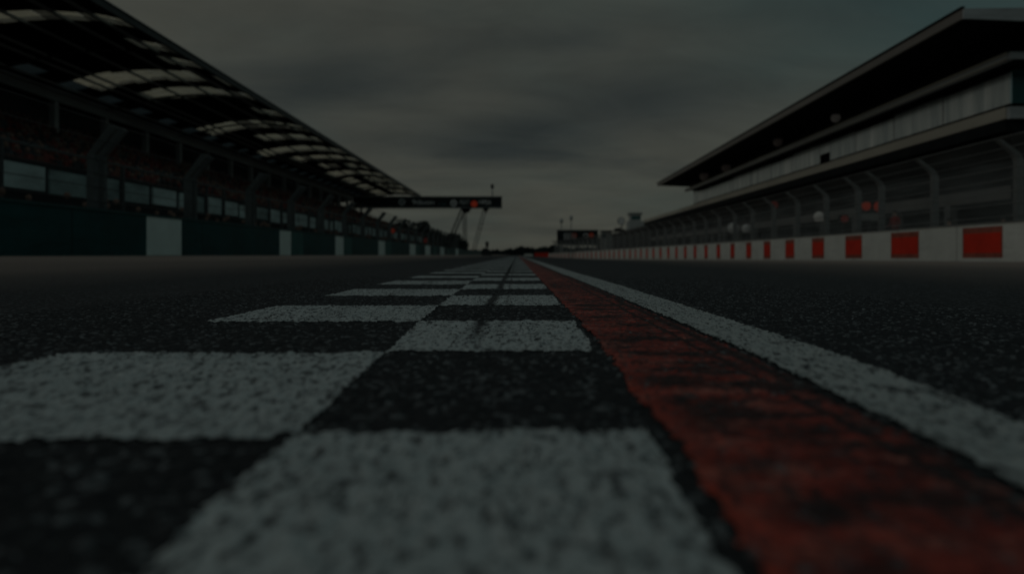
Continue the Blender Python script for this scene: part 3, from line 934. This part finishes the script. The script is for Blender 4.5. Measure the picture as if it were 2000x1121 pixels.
# ------------------------------------------------------------------ right: pit building
pb = thing('pit_building', (24.5, 35.5, -.1), 'pit building with a wide dark overhanging roof and pale balcony front', 'building')
FX0, FY0, FY1, FS = 24.5, 35.5, 149.0, 0.020
def fx(Y): return FX0 + (Y - FY0) * FS
UY1 = 105.0
def slab(name, mat, y0, y1, x_off0, x_off1, z0, z1, z0b=None, z1b=None, slope=fx):
    """a long member along the front: x_off from the front plane; z at its outer and inner edge"""
    mb = MB()
    z0b = z0 if z0b is None else z0b
    z1b = z1 if z1b is None else z1b
    a, b = slope(y0), slope(y1)
    mb.hexa([(a + x_off0, y0, z0), (a + x_off1, y0, z0b), (b + x_off1, y1, z0b), (b + x_off0, y1, z0),
             (a + x_off0, y0, z1), (a + x_off1, y0, z1b), (b + x_off1, y1, z1b), (b + x_off0, y1, z1)])
    return mb.build(name, mat, pb)
def rx(Y): return 20.0 + (Y - 32.2) * 0.0216
# canopy: soffit falls back from the high outer edge, fascia strip in front
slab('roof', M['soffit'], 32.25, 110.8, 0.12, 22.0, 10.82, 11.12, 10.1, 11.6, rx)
slab('fascia', M['fascia'], 32.2, 110.8, -0.03, 0.117, 10.74, 11.18, slope=rx)
mb = MB()
mb.hexa([(20.0, 32.08, 10.72), (42, 32.5, 10.0), (42, 32.62, 10.0), (20.0, 32.2, 10.72), (20.0, 32.08, 11.16), (42, 32.5, 11.62), (42, 32.62, 11.62), (20.0, 32.2, 11.16)])
mb.build('end_fascia', M['gutter'], pb)
slab('edge_trim', M['black'], 32.1, 110.9, -0.10, 0.05, 11.183, 11.27, slope=rx)
# upper front: gutter band, dark recess, pale balcony front, beige slab edge
slab('gutter', M['gutter'], 33.9, UY1, -1.3, -0.9, 9.40, 9.66)
slab('gutter_lip', M['beige'], 33.88, UY1, -1.36, -1.303, 9.60, 9.72)
slab('gutter_lip', M['beige'], 33.88, UY1, -1.36, -1.303, 9.36, 9.43)
slab('ledge', M['black'], 33.95, UY1, -0.897, 0.62, 9.52, 9.60)
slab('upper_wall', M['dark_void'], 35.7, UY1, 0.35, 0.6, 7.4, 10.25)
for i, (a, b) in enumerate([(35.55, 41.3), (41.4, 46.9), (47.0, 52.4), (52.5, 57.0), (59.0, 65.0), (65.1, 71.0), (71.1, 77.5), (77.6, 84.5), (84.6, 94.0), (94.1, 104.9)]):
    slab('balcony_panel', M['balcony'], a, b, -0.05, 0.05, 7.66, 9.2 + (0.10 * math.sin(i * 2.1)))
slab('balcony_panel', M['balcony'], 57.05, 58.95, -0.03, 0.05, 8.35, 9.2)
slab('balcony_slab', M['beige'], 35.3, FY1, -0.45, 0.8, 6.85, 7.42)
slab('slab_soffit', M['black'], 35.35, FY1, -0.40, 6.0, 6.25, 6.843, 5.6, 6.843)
# end face towards the camera
MB().box(24.55, 42, 35.55, 35.7, 7.66, 9.3).build('end_window', M['teal_glass'], pb)
MB().box(23.2, 42, 33.7, 33.88, 9.37, 9.70).build('end_gutter', M['gutter'], pb)
MB().box(24.1, 42, 35.05, 35.28, 6.82, 7.40).build('end_slab', M['gutter'], pb)
MB().box(24.7, 42, 35.75, 35.95, 9.3, 10.6).build('end_wall', M['dark_void'], pb)
MB().box(24.8, 42, 35.8, 36.0, -.3, 6.8).build('end_wall', M['black'], pb)
slab('far_wing', M['black'], 149.2, 262, 0.6, 8.0, -1.6, 6.0)
slab('far_wing_roof', M['dark_steel'], 149.2, 262, 0.3, 8.4, 6.003, 6.35)
# ground floor: garages between pillars under a pale header
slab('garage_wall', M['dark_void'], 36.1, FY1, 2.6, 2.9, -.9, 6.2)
slab('garage_header', plain('garage_header', (0.16, 0.165, 0.16), .6, .35, .6), 36.1, FY1, 1.0, 1.25, 3.05, 3.75)
yq = 36.2
while yq < 147:
    a = fx(yq)
    MB().box(a + .95, a + 1.4, yq, yq + .55, -.9, 3.045).build('pillar', plain('pillar', (0.15, 0.165, 0.165), .7, .3) if yq < 37 else bpy.data.materials['pillar'], pb)
    MB().box(a + 1.6, a + 1.75, yq + .6, yq + 5.5, -.9, 3.2 if int(yq) % 3 else 1.6).build('garage_door', M['black'], pb)
    yq += 6.2
MB().box(fx(110) - .1, fx(110) + .1, 104.9, 105.1, 6.9, 10.6).build('corner_post', M['dark_steel'], pb)
# ceiling lamps under the canopy
for px_, py_ in ((1632, 228), (1519, 275), (1418, 325), (1375, 341)):
    # meet the sloping soffit on this line of sight
    best = None
    Y = 33.0
    while Y < 109:
        p = at(px_, py_, Y)
        k = (p.x - rx(Y)) / 22.0
        zs = 10.82 + (10.1 - 10.82) * k
        if p.z >= zs - .12 and k > 0:
            best = p; break
        Y += .05
    if best:
        r = 9.0 * best.y / F
        l = MB().ball((best.x, best.y, best.z - r * .3), r).build('ceiling_lamp', M['lamp_glass'] if px_ > 1600 else M['lamp_dull'], pb, True)
        MB().tube([(best.x, best.y, best.z + r * .6), (best.x, best.y, best.z + r * .6 + .25)], r * .5, 10).build('lamp_base', M['dark_steel'], l)

# ------------------------------------------------------------------ right: things behind the fence
pl = thing('pit_platform', (16.1, 30, -.05), 'low concrete step behind the pit wall under the fence', 'platform')
MB().sweep([(0, -.6), (0, .42), (1.1, .42), (1.1, -.6)], [(foff(y)[0] + .35, y, foff(y)[1]) for y in (8, 21, 41, 66, 85, 100)]).build('step', M['concrete'], pl)
MB().sweep([(-.02, .423), (-.02, .47), (.1, .47), (.1, .423)], [(foff(y)[0] + .35, y, foff(y)[1]) for y in (8, 21, 41, 66, 85, 100)]).build('step_edge', M['grey_steel'], pl)

sb = thing('signal_box', at(1702, 424, 36), 'pale signal box carrying two red lamps behind the pit fence', 'signal box')
a, b = at(1684, 431, 36), at(1726, 416, 36)
MB().box(a.x, b.x, 36, 36.5, a.z, b.z).build('box', M['cabin'], sb)
MB().tube([((a.x + b.x) / 2, 36.3, -.2), ((a.x + b.x) / 2, 36.3, a.z)], .1, 8).build('post', M['dark_steel'], sb)
for q, rr in (((1692, 402.5), 8.5), ((1717, 404), 10.0)):
    c = at(*q, 35.9)
    r = rr * 36 / F
    MB().disc((c.x, 35.86, c.z), r, .08).build('red_lamp', M['lamp_red'], sb)
    MB().box(c.x - r * 1.1, c.x + r * 1.1, 35.95, 36.25, b.z, c.z + r * 1.15).build('lamp_housing', M['black'], sb)
signal(1512, 401, 46, 7.5, 'dull red lamp on a post behind the pit fence, right of the two white lamps', M['lamp_dim_red'], z0=-.3)
signal(1650, 428, 38, 7.0, 'small dull red lamp low behind the fence, left of the pale signal box', M['lamp_dim_red'], z0=-.3)
def globe(px_, py_, Y, rr, label, mat, group):
    c = at(px_, py_, Y)
    r = rr * Y / F
    t = thing('globe_lamp', (c.x, Y, -.3), label, 'lamp', group)
    MB().ball(tuple(c), r, 0, 20, 12).build('globe', mat, t, True)
    MB().tube([(c.x, Y, -.3), (c.x, Y, c.z - r * .9)], .07, 8).build('post', M['dark_steel'], t)
    MB().tube([(c.x, Y, c.z - r * 1.1), (c.x, Y, c.z - r * .85)], r * .45, 10).build('collar', M['black'], t)
globe(1600, 424, 40, 10.5, 'round cream lamp beside a fence post, largest of the white lamps', M['lamp_white'], 'white lamps behind the pit fence')
globe(1432, 446, 58, 11.0, 'round white lamp behind the fence, left one of a close pair', M['lamp_soft'], 'white lamps behind the pit fence')
globe(1458, 447, 60, 9.0, 'round white lamp behind the fence, right one of a close pair', M['lamp_soft'], 'white lamps behind the pit fence')

def person(loc, rz, shirt, label, sc=1.0, arm=0.25):
    """one continuous body grown from a skeleton; hair is a child"""
    V, E, RAD = [], [], []
    def v(x, y, z, r):
        V.append((x, y, z)); RAD.append(r); return len(V) - 1
    def e(*ids):
        for a, b in zip(ids, ids[1:]): E.append((a, b))
    pel = v(0, 0, .93, .145); wa = v(0, 0, 1.08, .13); ch = v(0, .01, 1.30, .155); nk = v(0, .02, 1.47, .06); hd = v(0, -.01, 1.58, .088); tp = v(0, 0, 1.69, .075)
    e(pel, wa, ch, nk, hd, tp)
    for s in (-1, 1):
        hp = v(.10 * s, 0, .86, .095); kn = v(.11 * s, -.02, .48, .062); an = v(.11 * s, .02, .09, .042); to = v(.12 * s, -.14, .04, .038)
        e(pel, hp, kn, an, to)
        sh = v(.185 * s, 0, 1.40, .062); el = v(.25 * s, .02, 1.12, .045); wr = v(.24 * s, -arm, 1.0, .031); ha = v(.235 * s, -arm - .09, 1.0, .036)
        e(ch, sh, el, wr, ha)
        for k in range(4):
            f = v(.235 * s + (k - 1.5) * .018, -arm - .17 + .008 * abs(k - 1.5), .985, .009); e(ha, f)
        th = v((.235 - .05) * s, -arm - .11, 1.01, .010); e(ha, th)
    me = bpy.data.meshes.new('person_body')
    me.from_pydata(V, E, [])
    o = bpy.data.objects.new('person_source', me)
    COL.objects.link(o)
    sk = o.modifiers.new('skin', 'SKIN')
    for i, d in enumerate(me.skin_vertices[0].data):
        d.radius = (RAD[i], RAD[i] * .85)
        d.use_root = (i == 0)
    sd = o.modifiers.new('sub', 'SUBSURF'); sd.levels = 1; sd.render_levels = 1
    dg = bpy.context.evaluated_depsgraph_get()
    bm_ = bpy.data.meshes.new_from_object(o.evaluated_get(dg))
    bpy.data.objects.remove(o)
    for m in (M['skin'], shirt, M['trousers']): bm_.materials.append(m)
    for p in bm_.polygons:
        z = p.center.z; x = abs(p.center.x); yy = p.center.y
        p.use_smooth = True
        p.material_index = 0 if (z > 1.46 or (x > .2 and yy < -arm * .75)) else (1 if z > .93 else 2)
    t = thing('person', loc, label, 'person', 'people behind the pit fence')
    mt = Matrix.Translation(loc) @ Matrix.Rotation(rz, 4, 'Z') @ Matrix.Scale(sc, 4)
    bm_.transform(mt)
    link('body', bm_, t)
    hb = MB().ball((0, .02, 1.665), .098, 0, 12, 8, (1, 1.08, .85))
    hair = hb.build('hair', M['hair'], None, True)
    hair.data.transform(mt)
    hair.parent = t
    hair.matrix_parent_inverse = Matrix.Translation(Vector(loc)).inverted()
    nb = MB().box(-.013, .013, -.11, -.08, 1.565, 1.60)
    nose = nb.build('nose', M['skin'], None)
    nose.data.transform(mt); nose.parent = t
    nose.matrix_parent_inverse = Matrix.Translation(Vector(loc)).inverted()
    return t
person((16.65, 31.6, .38), R(-70), M['top_red'], 'person in a red top standing behind the pit fence')
person((17.6, 29.2, -.08), R(-100), M['top_pale'], 'person in a pale pinkish top behind the fence near its second post')
person((19.4, 28.6, -.08), R(-60), plain('rust_shirt', (.24, .075, .06), .8, .2, 5), 'person in a dull rust top standing far right behind the fence')

# ------------------------------------------------------------------ right: sign board and small structures at the pit exit
BY = 172.0
a, b = at(1088, 479, BY), at(1168, 450, BY)
sg = thing('sign_board', (a.x, BY, -.9), 'black sign board with a white outlined word and a red disc', 'sign')
MB().box(a.x, b.x, BY, BY + .5, a.z, b.z).build('board', M['sign_board'], sg)
MB().box(a.x - .1, b.x + .1, BY - .05, BY + .55, b.z, b.z + .14).build('top_rail', M['grey_steel'], sg)
for xx in (a.x + .6, (a.x + b.x) / 2, b.x - .6):
    MB().box(xx - .12, xx + .12, BY + .15, BY + .4, -1.1, a.z).build('leg', M['dark_steel'], sg)
def bpx(n): return n * BY / F
p = at(1103, 464.5, BY - .05)
lettering('OLG', bpx(8.0), M['letter'], sg, (p.x, p.y, p.z), bpx(19))
mb = MB()
q0, q1 = at(1101.5, 467, BY - .04), at(1125, 456.5, BY - .04)
for (x0, x1, z0, z1) in ((q0.x, q1.x, q0.z, q0.z + .1), (q0.x, q1.x, q1.z - .1, q1.z), (q0.x, q0.x + .1, q0.z + .1, q1.z - .1), (q1.x - .1, q1.x, q0.z + .1, q1.z - .1)):
    mb.box(x0, x1, BY - .06, BY - .003, z0, z1)
mb.build('word_outline', M['letter'], sg)
c = at(1122, 460, BY - .08)
MB().disc(c, bpx(4.5), .05, r_in=bpx(3.1)).build('red_arc', M['letter_red'], sg)
c = at(1144, 460.5, BY - .05)
MB().disc(c, bpx(4.7), .05, r_in=bpx(3.4)).build('ring_emblem', M['letter'], sg)
c = at(1154.8, 460, BY - .06)
MB().disc(c, bpx(5.2), .05).build('red_disc', M['letter_red'], sg)
c = at(1155, 460, BY - .08)
MB().disc(c, bpx(5.2), .03, r_in=bpx(4.0)).build('disc_rim', plain('bright_red_rim', (.6, .07, .03), .5, .2), sg)

for (x0, y0, x1, y1, lab) in ((1092, 449, 1101, 427, 'faint grey loudspeaker pole above the left end of the black sign board'), (1110, 449, 1121, 421, 'taller faint grey loudspeaker pole above the middle of the black sign board')):
    Y = 230
    a, b = at(x0, 500, Y), at(x1, y1, Y)
    xm = (a.x + b.x) / 2
    t = thing('loudspeaker_pole', (xm, Y, -1.1), lab, 'pole', 'loudspeaker poles behind the sign board')
    MB().tube([(xm, Y, -1.2), (xm, Y, b.z - 1.5)], .22, 8, r2=.14).build('pole', M['tower'], t)
    MB().ball((xm, Y, b.z - .8), .7, 0, 12, 8, (.8, .6, 1.2)).build('horn', M['tower'], t, True)

Y = 160
a, b = at(1175, 482, Y), at(1195, 452, Y)
cb = thing('marshal_cabin', (a.x, Y, -.8), 'small pale cabin with a flat roof right of the black sign board', 'cabin')
MB().box(a.x, b.x, Y, Y + 2.2, -.9, b.z).build('wall', M['cabin'], cb)
MB().box(a.x - .25, b.x + .3, Y - .3, Y + 2.5, b.z, b.z + .2).build('roof', M['dark_steel'], cb)
MB().box(a.x + .2, a.x + .9, Y - .03, Y - .003, b.z - 1.3, b.z - .5).build('window', M['teal_glass'], cb)
MB().box(b.x - .85, b.x - .2, Y - .03, Y - .003, -.85, b.z - .5).build('door', M['grey_steel'], cb)

Y = 150
c = at(1213.5, 432, Y)
t = thing('spotlight', (c.x, Y, -.7), 'round white spotlight on a dark arm above the pale cabin', 'spotlight')
MB().disc((c.x, Y, c.z), 7 * Y / F, .2).build('lens', M['lamp_soft'], t)
MB().disc((c.x, Y - .05, c.z), 7.4 * Y / F, .25, r_in=6.7 * Y / F).build('rim', M['black'], t)
d = at(1200, 448, Y)
MB().tube([(c.x + .2, Y + .2, c.z - .5), (c.x + .15, Y + .2, d.z + .3), (d.x, Y + .2, d.z)], .16, 6).build('arm', M['black'], t)
MB().box(d.x, c.x + .7, Y, Y + .6, d.z - .5, d.z + .05).build('bracket', M['black'], t)
MB().tube([(c.x, Y + .4, -.8), (c.x, Y + .4, d.z - .5)], .2, 8).build('post', M['dark_steel'], t)

Y = 330
a, b = at(1228, 500, Y), at(1262, 419, Y)
tw2 = thing('control_tower', (a.x, Y, -1.1), 'pale distant tower with a flat cap left of the pit building', 'tower')
MB().box(a.x, b.x, Y, Y + 8, -1.2, b.z - 3).build('wall', M['tower'], tw2)
MB().box(a.x + 1, b.x - 2.2, Y + 1, Y + 7, b.z - 3, b.z).build('upper_wall', M['tower'], tw2)
MB().box(a.x + .4, b.x - 1.6, Y + .5, Y + 7.5, b.z, b.z + .9).build('roof', M['grey_steel'], tw2)
MB().box(a.x + 1.4, b.x - 2.6, Y + .9, Y + .998, b.z - 2.2, b.z - .8).build('window', M['teal_glass'], tw2)

# ------------------------------------------------------------------ sky
SUN_EL, SUN_AZ = R(21), R(-112)       # sun high, behind the camera to the left, veiled by cloud
w = bpy.data.worlds.new('World')
S.world = w
w.use_nodes = True
nt = w.node_tree
bg = nt.nodes['Background']
tc = nt.nodes.new('ShaderNodeTexCoord')
sep = nt.nodes.new('ShaderNodeSeparateXYZ')
nt.links.new(tc.outputs['Generated'], sep.inputs[0])
zc = math_n(nt, 'ADD', math_n(nt, 'MAXIMUM', sep.outputs[2], 0.0), 0.16)
cmb = nt.nodes.new('ShaderNodeCombineXYZ')
nt.links.new(math_n(nt, 'DIVIDE', sep.outputs[0], zc), cmb.inputs[0])
nt.links.new(math_n(nt, 'DIVIDE', sep.outputs[1], zc), cmb.inputs[1])
mp_ = nt.nodes.new('ShaderNodeMapping')
mp_.inputs['Scale'].default_value = (0.62, 0.9, 1)
mp_.inputs['Location'].default_value = (3.1, 1.4, 0.0)
nt.links.new(cmb.outputs[0], mp_.inputs['Vector'])
n1 = N(nt, 'ShaderNodeTexNoise', Scale=1.25, Detail=5.0, Roughness=0.5, Distortion=0.5)
nt.links.new(mp_.outputs[0], n1.inputs['Vector'])
dark = ramp(nt, n1.outputs['Fac'], 0.47, 0.72)
n2 = N(nt, 'ShaderNodeTexNoise', Scale=0.9, Detail=4.0, Roughness=0.5)
mp2 = nt.nodes.new('ShaderNodeMapping')
mp2.inputs['Location'].default_value = (9.0, 2.0, 0.0)
nt.links.new(cmb.outputs[0], mp2.inputs['Vector'])
nt.links.new(mp2.outputs[0], n2.inputs['Vector'])
cool = ramp(nt, n2.outputs['Fac'], 0.45, 0.7)
# the banks of darker cloud over the straight, as soft patches by bearing and height
yc = math_n(nt, 'MAXIMUM', sep.outputs[1], 0.05)
bu = math_n(nt, 'DIVIDE', sep.outputs[0], yc)
bv = math_n(nt, 'DIVIDE', sep.outputs[2], yc)
wob_ = math_n(nt, 'MULTIPLY', math_n(nt, 'SUBTRACT', n1.outputs['Fac'], 0.5), 0.16)
patch = None
for u0, v0, su, sv, k in ((0.170, 0.205, 0.11, 0.032, 0.72), (0.02, 0.168, 0.13, 0.024, 0.40), (-0.12, 0.150, 0.13, 0.020, 0.38), (-0.21, 0.250, 0.15, 0.030, 0.35), (0.10, 0.300, 0.10, 0.022, 0.25), (0.33, 0.33, 0.20, 0.06, 0.2), (-0.38, 0.33, 0.1, 0.05, 0.15)):
    du = math_n(nt, 'DIVIDE', math_n(nt, 'SUBTRACT', math_n(nt, 'ADD', bu, math_n(nt, 'MULTIPLY', wob_, 1.5)), u0), su)
    dv = math_n(nt, 'DIVIDE', math_n(nt, 'SUBTRACT', math_n(nt, 'ADD', math_n(nt, 'ADD', bv, math_n(nt, 'MULTIPLY', bu, -0.06 if u0 > 0 else 0.0)), math_n(nt, 'MULTIPLY', wob_, 0.45)), v0), sv)
    g_ = math_n(nt, 'MULTIPLY', math_n(nt, 'EXPONENT', math_n(nt, 'MULTIPLY', math_n(nt, 'ADD', math_n(nt, 'MULTIPLY', du, du), math_n(nt, 'MULTIPLY', dv, dv)), -0.5)), k)
    patch = g_ if patch is None else math_n(nt, 'ADD', patch, g_)
patch = math_n(nt, 'MULTIPLY', patch, math_n(nt, 'ADD', 0.55, n1.outputs['Fac']), True)
dark = math_n(nt, 'ADD', math_n(nt, 'MULTIPLY', dark, 0.48), patch, True)
teal = math_n(nt, 'MULTIPLY', ramp(nt, bu, 0.18, 0.60), ramp(nt, bv, 0.10, 0.34))
cool = math_n(nt, 'ADD', math_n(nt, 'MULTIPLY', cool, 0.35), teal, True)
cloud = mix(nt, cool, (0.555, 0.578, 0.475), (0.275, 0.48, 0.455))
cloud = mix(nt, dark, cloud, (0.212, 0.262, 0.258))
n3 = N(nt, 'ShaderNodeTexNoise', Scale=3.4, Detail=7.0, Roughness=0.6, Distortion=0.8)
nt.links.new(mp_.outputs[0], n3.inputs['Vector'])
tex = math_n(nt, 'ADD', 0.74, math_n(nt, 'MULTIPLY', n3.outputs['Fac'], 0.54))
ct = nt.nodes.new('ShaderNodeVectorMath'); ct.operation = 'SCALE'
nt.links.new(cloud, ct.inputs[0]); nt.links.new(tex, ct.inputs['Scale'])
cloud = ct.outputs[0]
# thicker light from overhead than from the horizon, as under an overcast sky
zen = ramp(nt, sep.outputs[2], 0.34, 0.85)
cloud = mix(nt, math_n(nt, 'MULTIPLY', zen, 0.85), cloud, (1.05, 1.22, 1.22))
lift = math_n(nt, 'ADD', 1.0, 0.0)
cmul = nt.nodes.new('ShaderNodeVectorMath'); cmul.operation = 'SCALE'
nt.links.new(cloud, cmul.inputs[0]); nt.links.new(lift, cmul.inputs['Scale'])
sky = nt.nodes.new('ShaderNodeTexSky')
sky.sky_type = 'NISHITA'
sky.sun_disc = False
sky.sun_elevation = SUN_EL
sky.sun_rotation = SUN_AZ
sk = nt.nodes.new('ShaderNodeVectorMath'); sk.operation = 'SCALE'
nt.links.new(sky.outputs[0], sk.inputs[0]); sk.inputs['Scale'].default_value = 0.10
fin = mix(nt, 0.06, cmul.outputs[0], sk.outputs[0])
nt.links.new(fin, bg.inputs['Color'])
bg.inputs['Strength'].default_value = 1.0

sl = bpy.data.lights.new('sun', 'SUN')
sl.energy = 1.35
sl.angle = R(14)
sl.color = (1.0, 0.96, 0.88)
so = bpy.data.objects.new('sun', sl)
COL.objects.link(so)
sdir = Vector((math.sin(SUN_AZ) * math.cos(SUN_EL), math.cos(SUN_AZ) * math.cos(SUN_EL), math.sin(SUN_EL)))
so.rotation_euler = sdir.to_track_quat('Z', 'Y').to_euler()

# ------------------------------------------------------------------ camera
cam = bpy.data.cameras.new('camera')
co = bpy.data.objects.new('camera', cam)
COL.objects.link(co)
S.camera = co
co.location = (0, 0, H)
co.rotation_euler = (R(90), 0, 0)
cam.sensor_width = 36
cam.lens = F / 2000 * 36
cam.shift_x = -(CX - 1000) / 2000
cam.shift_y = -(560.5 - CY) / 2000
cam.clip_start = 0.02
cam.clip_end = 6000
cam.dof.use_dof = True
cam.dof.focus_distance = 2.0
cam.dof.aperture_fstop = 2.6

S.view_settings.view_transform = 'Standard'
S.view_settings.look = 'None'
S.view_settings.gamma = 1
S.view_settings.use_curve_mapping = False
S.view_settings.exposure = -3.4
S.render.engine = 'CYCLES'
S.cycles.use_denoising = True
S.cycles.max_bounces = 6
S.cycles.transparent_max_bounces = 12
S.cycles.sample_clamp_indirect = 4
